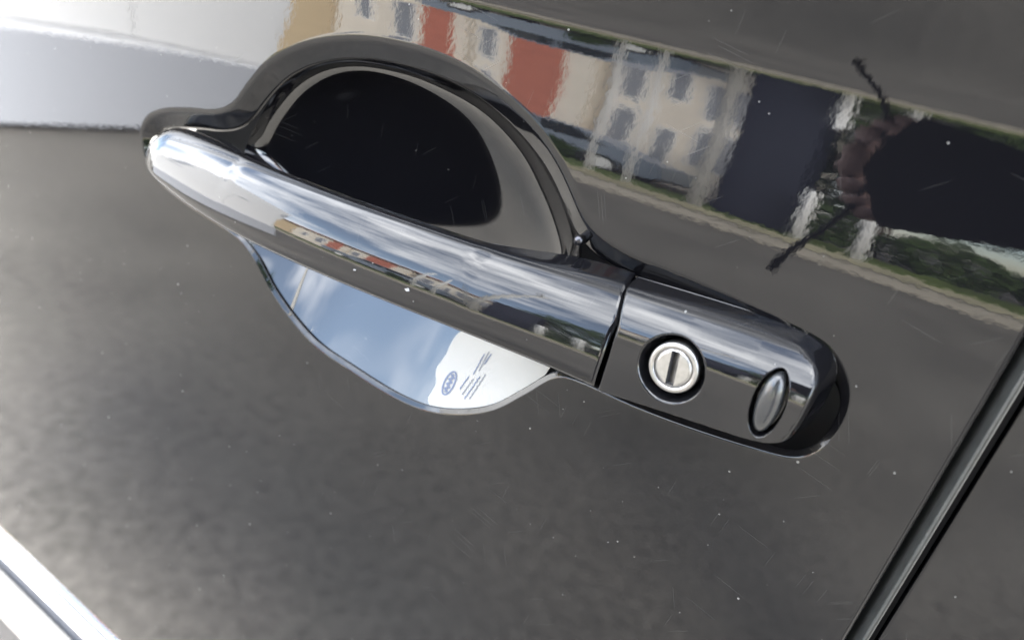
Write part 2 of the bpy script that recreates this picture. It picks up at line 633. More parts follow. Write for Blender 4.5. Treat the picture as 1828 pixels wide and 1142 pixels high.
LAB_PX = [(850, 586), (822, 592), (811, 604), (803, 618), (797, 632), (788, 645), (780, 656), (778, 668), (779, 682), (774, 694), (767, 705), (764, 716), (772, 728), (790, 735), (820, 737),
          (850, 735), (880, 729), (905, 718), (930, 703), (955, 687), (975, 668), (990, 640), (985, 610), (940, 590), (895, 582)]
lp = resample(catmull(np.array(LAB_PX, float), 6), 160, smooth=1)
gp = np.array([(x, y) for x in range(760, 1000, 5) for y in range(580, 745, 5)], float)
gp = gp[sdf(gp, ccw(lp)) < -2]
vs_, es_, fs_, *_ = delaunay_2d_cdt([Vector(p) for p in np.vstack([lp, gp])], [], [], 0, 1e-4)
P2_ = np.array([(v.x, v.y) for v in vs_])
T_ = np.array([f for f in fs_ if len(f) == 3])
T_ = T_[sdf(P2_[T_].mean(1), ccw(lp)) < 0]
V3 = [on_bowl(p, .00018) for p in P2_]
T_ = [tuple(map(int, t)) for t in T_ if all(V3[i] is not None for i in t)]
V3 = [v if v is not None else Vector((0, 0, 0)) for v in V3]
M_LABEL = simple('label paper', (.20, .20, .19), .55)
LABEL = link('label', mesh('label', V3, T_), M_LABEL, BOWL, label='white printed label with small blue oval')
M_INK = simple('label ink', (.022, .042, .095), .5)
M_INK2 = simple('label grey ink', (.06, .068, .085), .5)


def ribbon(name, line, wpx, mat, lift=.00034):
    line = np.asarray(line, float)
    t = np.gradient(line, axis=0); t /= np.linalg.norm(t, axis=1, keepdims=True) + 1e-9
    nn = np.stack([-t[:, 1], t[:, 0]], 1) * wpx / 2
    A, B = [on_bowl(p, lift) for p in line + nn], [on_bowl(p, lift) for p in line - nn]
    if any(v is None for v in A + B): return
    k = len(line)
    return link(name, mesh(name, A + B, [(i, i + 1, k + i + 1, k + i) for i in range(k - 1)]), mat, BOWL)


tt_ = np.linspace(0, 2 * math.pi, 40)
ax_, bx_ = np.array([9.5, -20.0]), np.array([8.0, 3.8])
oc = np.array([803.0, 684.0])
ribbon('label_oval', oc + np.outer(np.cos(tt_), ax_) + np.outer(np.sin(tt_), bx_), 2.6, M_INK)
uu = np.linspace(-.72, .72, 34)
ribbon('label_script', oc + np.outer(uu, ax_) + np.outer(.45 * np.sin(uu * 15), bx_), 2.6, M_INK)
ribbon('label_oval_fill', oc + np.outer(uu * 1.15, ax_), 5.0, M_INK2, .00026)
for k_, (a_, b_) in enumerate((((822, 694), (838, 672)), ((826, 704), (846, 676)), ((830, 712), (858, 672)), ((839, 712), (868, 668)), ((846, 668), (866, 632)), ((856, 662), (874, 628)), ((866, 650), (878, 632)))):
    q_ = np.linspace(0, 1, 26)[:, None]
    ln = np.array(a_) * (1 - q_) + np.array(b_) * q_ + np.column_stack([.5 * np.sin(q_[:, 0] * 40 + k_), .5 * np.cos(q_[:, 0] * 33)])
    ribbon('label_text_line', ln, 1.7, M_INK2 if k_ % 2 else M_INK)

# ================================================================== door handle: grip bar, lock cap, barrel, button
HANDLE = link('door_handle', None, parent=CAR)

XS = at((1092, 590), -.012)[0]        # seam between bar and cap
XT = -.2310


def yf(x):      # front of the bar
    t = np.clip((x - XT) / (XS - XT), 0, 1)
    tip = np.sqrt(np.clip(1 - (1 - np.clip((x - XT) / .016, 0, 1)) ** 2, 0, 1))
    return -(.003 + .0095 * tip) - .0085 * np.sin(math.pi * t) * tip - .0005


def yb(x):      # back of the bar: free in the middle, carried down to the door at both ends
    e = smoothstep(XT + .022, XT + .058, x) * (1 - smoothstep(XS - .042, XS - .014, x))
    return (1 - e) * .003 + e * (yf(x) + .0115)


xs = np.concatenate([XT + .016 * (1 - np.cos(np.linspace(0.03, math.pi / 2, 26))), np.linspace(XT + .0172, XS, 120)])
zb = CAM[2] + np.interp(xs, [-.231, -.2224, -.2120, -.1910, -.1700, -.1160, -.0910, -.0625, XS], [-.0698, -.0718, -.0735, -.0752, -.0755, -.0738, -.0731, -.0730, -.0736])
zt = CAM[2] + np.interp(xs, [-.232, -.222, -.205, -.155, -.055], [-.0592, -.0575, -.0562, -.0542, -.0508])
flare = np.interp(xs, [-.231, -.09, XS - .012, XS], [-.0006, 0, .0026, .0030])


def sm(a, n=30):
    for _ in range(n):
        b_ = a.copy(); b_[1:-1] = .25 * a[:-2] + .5 * a[1:-1] + .25 * a[2:]; a = b_
    return a


zb, zt, flare = sm(zb), sm(zt), sm(flare)
rr = np.clip(1 - (1 - np.clip((xs - XT) / .010, 0, 1)) ** 2.4, 0, 1) ** (1 / 2.4)   # blunt nose
zm = CAM[2] - .0655
zb = zm + (zb - zm) * rr
zt = zm + (zt - zm) * rr


def bspline(C, n=4):
    C = np.asarray(C, float)
    m = len(C)
    out = []
    for i in range(m):
        a, b, c, d = C[(i - 1) % m], C[i], C[(i + 1) % m], C[(i + 2) % m]
        for t in np.arange(n) / n:
            out.append(((1 - t) ** 3 * a + (3 * t ** 3 - 6 * t * t + 4) * b + (-3 * t ** 3 + 3 * t * t + 3 * t + 1) * c + t ** 3 * d) / 6)
    return np.array(out)


def section(f, b, z0, z1, fl, k=1.0):
    h, d = z1 - z0, b - f
    e = min(.0016, .10 * h)
    r = .0115 * k
    lo = .0036 * min(1, h / .015)
    C = [(f + .45 * d, z0 - .55 * lo), (f + e + .001, z0 - .06 * lo), (f + e * .5, z0 + .05 * e), (f, z0 + e), (f, z0 + .18 * h), (f + .0003, z0 + .34 * h), (f + .09 * r, z0 + .50 * h),
         (f + .25 * r, z0 + .69 * h), (f + .50 * r, z0 + .87 * h), (f + .80 * r, z1 - .015 * h), (f + r, z1 + .25 * fl), (f + r + .35 * (d - r), z1 + .5 * fl), (f + r + .75 * (d - r), z1 + .9 * fl), (b - .0006, z1 + fl), (b, z1 + fl - .10 * h),
         (b, z0 + .5 * h), (b, z0 + .1 * h), (b - .10 * d, z0 - lo)]
    return bspline(C, 5)


def loft(name, stations, mat, parent):
    V, F = [], []
    for x, s in stations:
        k_ = float(smoothstep(XS - .03, XS, x))
        V += [(x - k_ * .0036 * float(smoothstep(CAM[2] - .0580, CAM[2] - .0465, p[1])), p[0], p[1]) for p in s]
    k = len(stations[0][1])
    for i in range(len(stations) - 1):
        F += [(i * k + j, i * k + (j + 1) % k, (i + 1) * k + (j + 1) % k, (i + 1) * k + j) for j in range(k)]
    F += [tuple(range(k))[::-1], tuple((len(stations) - 1) * k + j for j in range(k))]
    F = [f[::-1] for f in F]
    me = mesh(name, V, F)
    me.polygons[len(F) - 1].use_smooth = False
    me.polygons[len(F) - 2].use_smooth = False
    return link(name, me, mat, parent)


st = [(x, section(float(yf(x)), float(yb(x)), a, b, c, float(min(1, (yb(x) - yf(x)) / .0125)))) for x, a, b, c in zip(xs, zb, zt, flare)]
GRIP = loft('grip_bar', st, [M_HANDLE, simple('grained black plastic', (.004, .004, .0045), .55)], HANDLE)
for p in GRIP.data.polygons:
    if p.normal.y > .25 or (p.normal.y > -.2 and p.normal.z < -.4): p.material_index = 1

# ---- lock cap: pressed shape y = -F(x, z)
CAP_H = .0130
seam_x0 = XS + .0011
CZ = CAM[2]
cap_lr = [(-.080, -.0795), (-.050, -.0750), (-.030, -.0722), (-.014, -.0700), (-.0094, -.0690), (-.0064, -.0668), (-.0050, -.0620), (-.0045, -.0565),
          (-.0050, -.0512), (-.0074, -.0478), (-.0120, -.0462), (-.0200, -.0458), (-.0350, -.0467), (-.050, -.0480), (-.080, -.0506)]
cap = np.array([(x, CZ + z) for x, z in cap_lr])
CAPX = ccw(resample(np.vstack([catmull(cap, 10, closed=False)]), 600, smooth=6))   # outline running on under the bar
cu = catmull(cap, 30, closed=False)
cu = cu[cu[:, 0] > seam_x0]


def seam_off(z):     # the cut runs forward where the top rolls back to the door
    return -.0036 * smoothstep(CZ - .0580, CZ - .0465, z)


cu2 = catmull(cap, 30, closed=False)
cu2 = cu2[cu2[:, 0] > seam_x0 + seam_off(cu2[:, 1])]
zse = np.linspace(cu2[-1, 1], cu2[0, 1], 40)
CAP = ccw(resample(np.vstack([cu2, np.stack([seam_x0 + seam_off(zse), zse], 1)]), 520))
CAPN = out_normals(CAP)
LOCK = at((1199, 658), -.012)[[0, 2]]
BTN = at((1372, 720), -.012)[[0, 2]]
bt_a, bt_b = at((1392, 668), -.012)[[0, 2]], at((1352, 771), -.012)[[0, 2]]
BU = bt_a - bt_b; BL = .5 * np.linalg.norm(BU); BU = BU / np.linalg.norm(BU); BV = np.array([BU[1], -BU[0]])
BW = .0025
CUP_R = .0077
_ct = cu[len(cu) // 2:]
_ct = _ct[np.argsort(_ct[:, 0])]


def cap_top(x):
    return np.interp(x, _ct[:, 0], _ct[:, 1]) * 0 + np.interp(x, [-.060, -.050, -.035, -.020, -.010, 0], [CZ - .0484, CZ - .0478, CZ - .0467, CZ - .0458, CZ - .0454, CZ - .0452])


def cap_y(P):
    u = np.maximum(-sdf_near(P, CAPX, .008), 0)
    dtop = np.maximum(cap_top(P[:, 0]) - P[:, 1], 0)
    rt = smoothstep(-.016, -.006, P[:, 0])
    w1 = .0013 + .0009 * rt
    t = u / w1
    k = .30
    h_ = np.clip(.5 + .5 * (1 - t) / k, 0, 1)
    side = np.clip(t * h_ + (1 - h_) - k * h_ * (1 - h_), 0, 1)
    roll = pchip(dtop * 1000, [0, .3, 1.2, 3.0, 5.5, 8.0, 10.5, 13.0], [0.0, .16, .34, .56, .78, .925, .985, 1.0])
    F = CAP_H * side * (0.06 + .94 * roll)
    F = F - .0006 * (P[:, 1] - CZ + .074) / .03                     # front leans back a little
    F = F - .0006 * np.clip(1 - (P[:, 0] - seam_x0 - seam_off(P[:, 1])) / .0006, 0, 1) ** 2
    # cup of the lock
    r = np.hypot(P[:, 0] - LOCK[0], P[:, 1] - LOCK[1])
    F = F - smoothstep(CUP_R + .0002, CUP_R - .0026, r) * .0055
    # recess of the oval button
    q = P - BTN
    e = np.hypot((q @ BU) / (BL + .0010), (q @ BV) / (BW + .0009))
    F = F - .0030 * smoothstep(1.0, .84, e)
    return -F


pts = [CAP - CAPN * w for w in (0, .0002, .0005, .0009, .0014, .002, .0026, .0033, .0042, .0055)]
for r in np.concatenate([np.linspace(CUP_R - .0028, CUP_R + .0006, 15), [.0085, .0095, .003, .001]]):
    a = np.linspace(0, 2 * math.pi, 110, endpoint=False)
    pts.append(np.stack([LOCK[0] + r * np.cos(a), LOCK[1] + r * np.sin(a)], 1))
for s_ in np.concatenate([np.linspace(.74, 1.04, 10), [1.12, .5]]):
    a = np.linspace(0, 2 * math.pi, 90, endpoint=False)
    pts.append(BTN + np.outer(np.cos(a) * (BL + .0012) * s_, BU) + np.outer(np.sin(a) * (BW + .0010) * s_, BV))
g = np.array([(x, z) for x in np.arange(CAP[:, 0].min(), CAP[:, 0].max(), .0007) for z in np.arange(CAP[:, 1].min(), CAP[:, 1].max(), .0006)])
g = g[sdf(g, CAP) < -.0010]
pts = dedupe(np.vstack(pts + [g]), 1.2e-4)
pts = pts[sdf(pts, CAP) < 2e-5]
zq = np.linspace(CAP[:, 1].min(), CAP[:, 1].max(), 80)
pts = np.vstack([pts, np.stack([seam_x0 + .0003 + seam_off(zq), zq], 1)])
pts = dedupe(pts[sdf(pts, CAP) < 2e-5], 1.0e-4)
CAPO = link('lock_cap', sheet('lock_cap', pts, lambda c: sdf(c, CAP) < 0, cap_y, 4e-5), M_HANDLE, HANDLE)
# wall of the cap down to the door (all round its foot)
yc = cap_y(CAP)
V = [(p[0], float(y) + .00005, p[1]) for p, y in zip(CAP, yc)] + [(p[0], .012, p[1]) for p in CAP]
n_ = len(CAP)
F = [(j, (j + 1) % n_, n_ + (j + 1) % n_, n_ + j) for j in range(n_)]
link('cap_side', mesh('cap_side', V, F), M_HANDLE, HANDLE)

# ---- lock barrel with ring and key slot
def lathe(profile, n=96):
    V, F = [], []
    for r, y in profile:
        V += [(r * math.cos(2 * math.pi * k / n), y, r * math.sin(2 * math.pi * k / n)) for k in range(n)]
    for i in range(len(profile) - 1):
        F += [(i * n + k, (i + 1) * n + k, (i + 1) * n + (k + 1) % n, i * n + (k + 1) % n) for k in range(n)]
    return V, F


by0 = -CAP_H + .0005
BR = .0056
tilt = Matrix.Rotation(R_(-3), 4, 'X')
LOCKB = LOCK + np.array([.0003, .0004])
V, F = lathe([(BR + .0002, .0070), (BR + .0002, .0008), (BR, .0003), (BR - .0003, .0), (.00455, .0), (.0044, .00025), (.00435, .0009), (.0041, .0009)])
ring = link('barrel_ring', mesh('barrel_ring', V, F), M_NICKEL, HANDLE)
ring.matrix_local = Matrix.Translation((LOCKB[0], by0, LOCKB[1])) @ tilt
# inner plug with the slot cut through its face
sw, sl = .00098, .00385
P2 = []
a = np.linspace(0, 2 * math.pi, 72, endpoint=False)
for r in (.00425, .0041, .0034, .0026, .0018, .001):
    P2.append(np.stack([r * np.cos(a), r * np.sin(a)], 1))
for o in (0, .00012, .0003):
    e = np.linspace(-1, 1, 24)
    P2.append(np.vstack([np.stack([np.full(24, s * (sw + o)), e * (sl + o)], 1) for s in (-1, 1)] + [np.stack([e * (sw + o), np.full(24, s * (sl + o))], 1) for s in (-1, 1)]))
P2 = dedupe(np.vstack(P2), 4e-5)


def plug_y(P):
    r = np.hypot(P[:, 0], P[:, 1])
    return .0003 * smoothstep(.0039, .00425, r) + .0 * r


pl_me = sheet('barrel_plug', P2, lambda c: ~((np.abs(c[:, 0]) < sw) & (np.abs(c[:, 1]) < sl)), plug_y, 3e-5)
srot = Matrix.Rotation(R_(-7), 4, 'Y')
plug = link('barrel_plug', pl_me, M_NICKEL, HANDLE)
plug.matrix_local = Matrix.Translation((LOCKB[0], by0, LOCKB[1])) @ tilt @ srot
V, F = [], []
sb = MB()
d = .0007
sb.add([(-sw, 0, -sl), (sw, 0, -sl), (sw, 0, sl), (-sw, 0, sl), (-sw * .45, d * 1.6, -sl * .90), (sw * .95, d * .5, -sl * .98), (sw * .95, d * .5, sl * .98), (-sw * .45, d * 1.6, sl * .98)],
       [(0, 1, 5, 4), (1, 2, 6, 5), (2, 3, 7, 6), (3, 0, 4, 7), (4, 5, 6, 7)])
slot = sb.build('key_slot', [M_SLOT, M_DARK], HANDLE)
for i_ in (0, 3): slot.data.polygons[i_].material_index = 1  # left and lower slot walls coloured near black as shade
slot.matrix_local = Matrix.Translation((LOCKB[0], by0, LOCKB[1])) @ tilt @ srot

# ---- oval button
V, F = [], []
nb = 64
prof = [(1.0, .0030), (1.0, .0010), (.985, .0003), (.95, -.0002), (.85, -.0007), (.68, -.00125), (.45, -.0016), (.2, -.00178)]
for s_, y in prof:
    for k in range(nb):
        a_ = 2 * math.pi * k / nb
        p = BTN + BU * (math.cos(a_) * BL * s_) + BV * (math.sin(a_) * BW * s_)
        V.append((p[0], -CAP_H + .0008 + y, p[1]))
V.append((BTN[0], -CAP_H + .0008 - .0018, BTN[1]))
for i in range(len(prof) - 1):
    F += [(i * nb + k, i * nb + (k + 1) % nb, (i + 1) * nb + (k + 1) % nb, (i + 1) * nb + k) for k in range(nb)]
F += [((len(prof) - 1) * nb + k, (len(prof) - 1) * nb + (k + 1) % nb, len(V) - 1) for k in range(nb)]
M_BTN = simple('button plastic', (0.012, 0.013, 0.014), 0.22)
bm_ = MB()
bc_ = at((1034, 429), .001)
V2, F2 = lathe([(.0001, -.0014), (.0006, -.00128), (.0010, -.0010), (.0013, -.0004), (.0013, .004)], 24)
link('bolt', mesh('bolt', [(v[0] + bc_[0], v[1] + bc_[1], v[2] + bc_[2]) for v in V2], F2), simple('bolt steel', (.05, .05, .055), .3, 1.0), HANDLE)
link('oval_button', mesh('oval_button', V, F), M_BTN, HANDLE)

# ---- stone chips on the front of the bar
M_CHIP = simple('bare chip', (.17, .17, .17), .7)
for (px_, py_, r_) in ((727, 517, .00050), (633, 482, .00028)):
    c0 = at((px_, py_), -.0205)
    xf = float(yf(c0[0]))
    c0 = at((px_, py_), xf)
    a_ = rng.uniform(0, 6.28)
    ring_ = [(c0[0] + r_ * (1.3 + .5 * math.sin(3 * k + a_)) * math.cos(k), c0[2] + r_ * (.7 + .3 * math.cos(2 * k + a_)) * math.sin(k)) for k in np.linspace(0, 2 * math.pi, 11)[:-1]]
    MB().prism(ring_, 'y', xf - .00012, xf + .001).build('paint_chip', M_CHIP, HANDLE)

# ---- bright moulding low on the door
# one profile that steps outwards as it goes down: bead, dark groove, broad strip, grey foot
def mould(p0, p1, y0, y1, bulge, name, mat):
    a, b_ = at((0, p0), y0), at((0, p1), y1)
    V, k = [], 14
    X = np.linspace(X0, EDGE_X - .006, 30)
    for x in X:
        for i in range(k):
            t = i / (k - 1)
            V.append((x, y0 + (y1 - y0) * t - bulge * math.sin(math.pi * t) ** .7, a[2] + (b_[2] - a[2]) * t))
    F = [(i * k + j, i * k + j + 1, (i + 1) * k + j + 1, (i + 1) * k + j) for i in range(len(X) - 1) for j in range(k - 1)]
    return link(name, mesh(name, V, F), mat, CAR)


sk0 = float(skin(np.array([at((0, 957))[2]]))[0]) - .003
mould(963, 989, sk0 + .0032, sk0 - .0006, .0028, 'trim_bead', M_CHROME)
mould(989, 1016, sk0 + .0012, sk0 + .0012, .0, 'trim_groove', simple('trim groove', (.042, .050, .066), .3))
mould(1015, 1100, sk0 - .0006, sk0 - .002, .0012, 'trim_strip', M_CHROME)
mould(1099, 1190, sk0 + .001, sk0 + .002, .0, 'trim_foot', simple('trim foot', (.028, .028, .031), .35))

# ================================================================== the street that the paint mirrors
# ---- asphalt
m, n, l, b = nodes('asphalt')
t = n.new('ShaderNodeTexCoord')
x1 = n.new('ShaderNodeTexNoise'); x1.inputs['Scale'].default_value = 34; x1.inputs['Detail'].default_value = 9; x1.inputs['Roughness'].default_value = .75
x2 = n.new('ShaderNodeTexNoise'); x2.inputs['Scale'].default_value = 1.3; x2.inputs['Detail'].default_value = 4
l.new(t.outputs['Object'], x1.inputs['Vector']); l.new(t.outputs['Object'], x2.inputs['Vector'])
ad = n.new('ShaderNodeMath'); ad.operation = 'ADD'
hm = n.new('ShaderNodeMath'); hm.operation = 'MULTIPLY_ADD'; hm.inputs[1].default_value = .45; hm.inputs[2].default_value = .275
l.new(x1.outputs['Fac'], ad.inputs[0]); l.new(x2.outputs['Fac'], hm.inputs[0]); l.new(hm.outputs[0], ad.inputs[1])
rp = n.new('ShaderNodeValToRGB')
rp.color_ramp.elements[0].position = .70; rp.color_ramp.elements[0].color = (.052, .048, .041, 1)
rp.color_ramp.elements[1].position = 1.30; rp.color_ramp.elements[1].color = (.186, .172, .148, 1)
hf = n.new('ShaderNodeMapRange'); hf.inputs['From Min'].default_value = .78; hf.inputs['From Max'].default_value = 1.22
l.new(ad.outputs[0], hf.inputs['Value']); 
rp.color_ramp.elements[0].position = 0; rp.color_ramp.elements[1].position = 1
l.new(hf.outputs['Result'], rp.inputs['Fac']); l.new(rp.outputs['Color'], b.inputs['Base Color'])
b.inputs['Roughness'].default_value = .85
M_ASPH = m


def slab(name, x0, x1, y0, y1, z, mat, kind='structure', **kw):
    return link(name, mesh(name, [(x0, y0, z), (x1, y0, z), (x1, y1, z), (x0, y1, z)], [(0, 1, 2, 3)], False), mat, kind=kind, **kw)


slab('asphalt_road', -400, 400, -400, 400, 0, M_ASPH)
MB().box(-60, 60, -6.45, -5.75, 0, .02).build('pavement', simple('pale concrete', (.36, .325, .26), .8, noise=.15, nscale=3), kind='structure')
M_GRASS = simple('grass', (.075, .105, .022), .9, noise=.35, nscale=2.5)
MB().box(-60, 60, -6.95, -6.83, 0, .10).build('kerb', simple('kerb stone', (.34, .32, .22), .8, noise=.15, nscale=3), kind='structure')
MB().box(-60, 60, -8.3, -6.951, 0, .12).build('grass_verge', M_GRASS, kind='structure')

M_WHITE = simple('white body paint', (.80, .80, .80), .3)
M_GREY = simple('grey plastic', (.44, .455, .49), .6)
M_GLASS = simple('dark glass', (.02, .025, .03), .08)
M_CURTAIN = simple('curtained pane', (.25, .26, .29), .25)
M_TYRE = simple('tyre rubber', (.02, .02, .02), .8)
M_CREAM = simple('cream render', (.80, .73, .62), .85, noise=.06, nscale=2)
M_TAN = simple('tan render', (.58, .45, .28), .85, noise=.06, nscale=2)
M_RED = simple('red brick', (.50, .17, .115), .85, noise=.12, nscale=5)
M_TILE = simple('roof tile', (.42, .24, .19), .8, noise=.15, nscale=6)
M_PALE = simple('pale paint', (.80, .80, .78), .6)
M_CONC = simple('pole concrete', (.56, .55, .52), .8, noise=.1, nscale=4)
M_NAVY = simple('navy steel', (.012, .014, .030), .45)
M_LEAF = simple('leaf', (.050, .085, .022), .8, noise=.4, nscale=3)
M_BARK = simple('bark', (.09, .065, .045), .9)


def wheel(parent, x, y, z, r, w, axis='y'):
    n = 28
    ring_ = [(r * math.cos(2 * math.pi * k / n), r * math.sin(2 * math.pi * k / n)) for k in range(n)]
    a = MB().prism([(x + p[0], z + p[1]) if axis == 'y' else (y + p[0], z + p[1]) for p in ring_], axis, (y if axis == 'y' else x) - w / 2, (y if axis == 'y' else x) + w / 2)
    t_ = a.build('wheel', M_TYRE, parent)
    a = MB().prism([((x if axis == 'y' else y) + .6 * p[0], z + .6 * p[1]) for p in ring_], axis, (y if axis == 'y' else x) - w / 2 - .01, (y if axis == 'y' else x) + w / 2 + .01)
    a.build('rim', M_PALE, t_)


# ---- white van ahead, its back towards us
van = link('van', None, label='white van with grey bumper mirrored at the left of the black door', cat='van')
vx, vy0, vy1 = -3.7, -3.16, -1.22
MB().prism([(vy0, .45), (vy1, .45), (vy1, 1.75), (vy1 - .12, 2.3), (vy0 + .12, 2.3), (vy0, 1.75)], 'x', vx - 4.6, vx).build('body', M_WHITE, van)
MB().box(vx - .2, vx + .06, vy0 + .01, vy1 - .01, .03, .47).build('bumper', M_GREY, van)
for a_, b_ in ((vy0 + .06, .5 * (vy0 + vy1) - .006), (.5 * (vy0 + vy1) + .006, vy1 - .06)):
    dr = MB().box(vx + .002, vx + .018, a_, b_, .52, 1.72).build('rear_door', M_WHITE, van)
    MB().box(vx + .019, vx + .04, b_ - .2, b_ - .05, 1.66, 1.70).build('handle', M_GREY, dr)
for yy in (vy0 + .1, vy1 - .1):
    wheel(van, vx - .9, yy, .34, .34, .2); wheel(van, vx - 3.7, yy, .34, .34, .2)
    MB().box(vx + .002, vx + .02, yy - .05, yy + .05, 1.8, 2.1).build('tail_light', M_GREY, van)

# ---- pole, posts, kiosk
pole = link('utility_pole', None, label='pale concrete pole mirrored in the door beside the navy kiosk', cat='pole')
MB().tube([(-2.0, -6.95, 0), (-2.0, -6.95, 7.5)], [.085, .06], 20).build('shaft', M_CONC, pole, True)
MB().tube([(-2.0, -6.95, 6.9), (-2.0, -6.0, 7.3)], [.03, .025], 10).build('lamp_arm', M_CONC, pole, True)
for x, lab in ((-3.2, 'slim pale post mirrored left of the concrete pole, the farther one from it'), (-2.74, 'slim pale post mirrored just left of the concrete pole')):
    MB().tube([(x, -6.95, 0), (x, -6.95, 3.6), (x, -6.95, 3.62)], [.045, .04, .015], 14).build('fence_post', M_PALE, None, True, label=lab, cat='post', group='slim pale posts by the verge')
kiosk = link('kiosk', None, label='dark navy steel kiosk mirrored in the upper right of the door', cat='kiosk')
MB().box(-1.93, -1.16, -8.2, -7.3, 0, 2.9).build('cabinet', M_NAVY, kiosk)
MB().box(-1.98, -1.11, -8.25, -7.25, 2.9, 3.0).build('roof', M_NAVY, kiosk)
MB().box(-1.90, -1.19, -7.298, -7.285, .12, 2.8).build('door', M_NAVY, kiosk)
for x, z1, lab in ((-1.0, 1.55, 'short white post mirrored right of the navy kiosk'), (-.45, 1.72, 'short white post mirrored below the hand in the door')):
    MB().tube([(x, -7.0, 0), (x, -7.0, z1 - .1), (x, -7.0, z1)], [.07, .07, .03], 14).build('marker_post', M_PALE, None, True, label=lab, cat='post', group='short white posts by the verge')

# ---- parked car across the road
pc = link('parked_car', None, label='grey blue parked car mirrored in the door below the houses', cat='car')
M_PC = simple('grey blue paint', (.23, .27, .33), .3)
cx0, cy0 = -7.2, -10.3
body = [(0, .35), (0, .75), (.25, .88), (1.1, .95), (1.75, 1.40), (3.0, 1.43), (3.75, 1.0), (4.2, .9), (4.25, .4), (4.1, .28), (.15, .28)]
MB().prism([(cx0 + p[0], p[1]) for p in body], 'y', cy0, cy0 + 1.7).build('body', M_PC, pc)
MB().prism([(cx0 + p[0], p[1]) for p in [(1.35, .98), (1.82, 1.35), (2.3, 1.36), (2.3, .98)]], 'y', cy0 + 1.70, cy0 + 1.712).build('window', M_GLASS, pc)
MB().prism([(cx0 + p[0], p[1]) for p in [(2.4, .98), (2.4, 1.36), (2.95, 1.37), (3.45, 1.0)]], 'y', cy0 + 1.70, cy0 + 1.712).build('window', M_GLASS, pc)
for x in (.8, 3.4):
    wheel(pc, cx0 + x, cy0 + 1.62, .32, .32, .2); wheel(pc, cx0 + x, cy0 + .1, .32, .32, .2)


# ---- houses
def house(x0, x1, y, h, wall, lab, reds, wins, ridge=1.0):
    o = link('house', None, label=lab, cat='house', group='houses across the street')
    MB().box(x0, x1, y - 7, y, 0, h).build('wall', wall, o)
    MB().prism([(y + .4, h), (y - 3.5, h + ridge), (y - 7.4, h), (y - 7.4, h - .12), (y + .4, h - .12)], 'x', x0 - .2, x1 + .2).build('roof', M_TILE, o)
    for (a, b_, z0, z1) in reds:
        MB().box(a, b_, y + .003, y + .06, z0, z1).build('brick_panel', M_RED, o)
    for (a, b_, z0, z1) in wins:
        w = MB().box(a, b_, y + .003, y + .05, z0, z1).build('window', M_PALE, o)
        MB().box(a + .06, b_ - .06, y + .052, y + .06, z0 + .06, z1 - .06).build('pane', M_CURTAIN, w)
    return o


house(-21, -12.25, -12, 4.0, M_TAN, 'tan house mirrored above the recess beside the white van', [], [(-16, -15, 1, 2.4)])
house(-12.15, -8.7, -12, 3.9, M_CREAM, 'cream house with one narrow red brick panel mirrored above the recess', [(-9.75, -9.05, .9, 3.6)], [(-11.5, -11.1, 1.2, 2.6), (-10.5, -9.95, 1.0, 2.9)])
house(-8.55, -5.9, -12, 3.9, M_CREAM, 'cream house with the wide red brick panel mirrored right of the recess', [(-7.65, -6.5, 1.0, 3.6)], [(-8.35, -7.95, 1.4, 2.8)])
house(-5.7, -2.4, -12.4, 3.9, M_CREAM, 'cream house with grey windows mirrored left of the concrete pole', [], [(-5.5, -5.0, 1.5, 2.9), (-4.6, -4.2, .2, 2.6), (-3.9, -3.2, 1.4, 2.9)])
house(3, 12, -12.5, 3.6, M_CREAM, 'cream house hidden behind the hedge trees on the right', [], [(4, 5, 1, 2.4), (7, 8, 1, 2.4)])


# ---- trees and bushes behind the verge
def tree(x, y, h, r, lab, bush=False):
    o = link('bush' if bush else 'tree', None, label=lab, cat='bush' if bush else 'tree', group='green growth behind the verge')
    zc = h * (.5 if bush else .66)
    MB().tube([(x, y, 0), (x + .05, y, h * .35), (x - .04, y, zc)], [.12 if not bush else .05, .09 if not bush else .04, .03], 8).build('trunk', M_BARK, o, True)
    V, F = [], []
    for _ in range(5200 if not bush else 2600):
        d_ = rng.normal(size=3); d_ /= np.linalg.norm(d_)
        lump = 1 + .25 * math.sin(5 * d_[0] + 2 * d_[2] + x) * math.cos(4 * d_[1] - x)
        c_ = np.array([x, y, zc]) + d_ * np.array([r, r, h - zc if not bush else h * .5]) * rng.uniform(.45, 1) ** .5 * lump
        if c_[2] < .12: continue
        u = rng.normal(size=3); u /= np.linalg.norm(u); v_ = np.cross(u, rng.normal(size=3)); v_ /= np.linalg.norm(v_)
        s_ = .09 if not bush else .06
        k = len(V)
        V += [c_ - u * s_, c_ + v_ * s_ * .5, c_ + u * s_, c_ - v_ * s_ * .5]
        F.append((k, k + 1, k + 2, k + 3))
    link('crown', mesh('crown', V, F, False), M_LEAF, o)


tree(-.5, -9.2, 4.6, 1.5, 'green leafy tree mirrored right of the navy kiosk')
tree(1.6, -9.6, 5.4, 1.9, 'tall green tree mirrored behind the dark sleeve')
tree(4.6, -9.4, 4.4, 1.6, 'green tree farthest right behind the verge')
tree(-1.0, -8.7, 1.6, .55, 'low green bush mirrored between the short white posts', True)
tree(.3, -8.7, 1.4, .7, 'low green bush mirrored under the dark sleeve', True)
tree(1.5, -8.8, 1.3, .7, 'low green bush right of the others behind the verge', True)
tree(-4.4, -8.9, .9, .5, 'low green bush mirrored left of the slim pale posts', True)

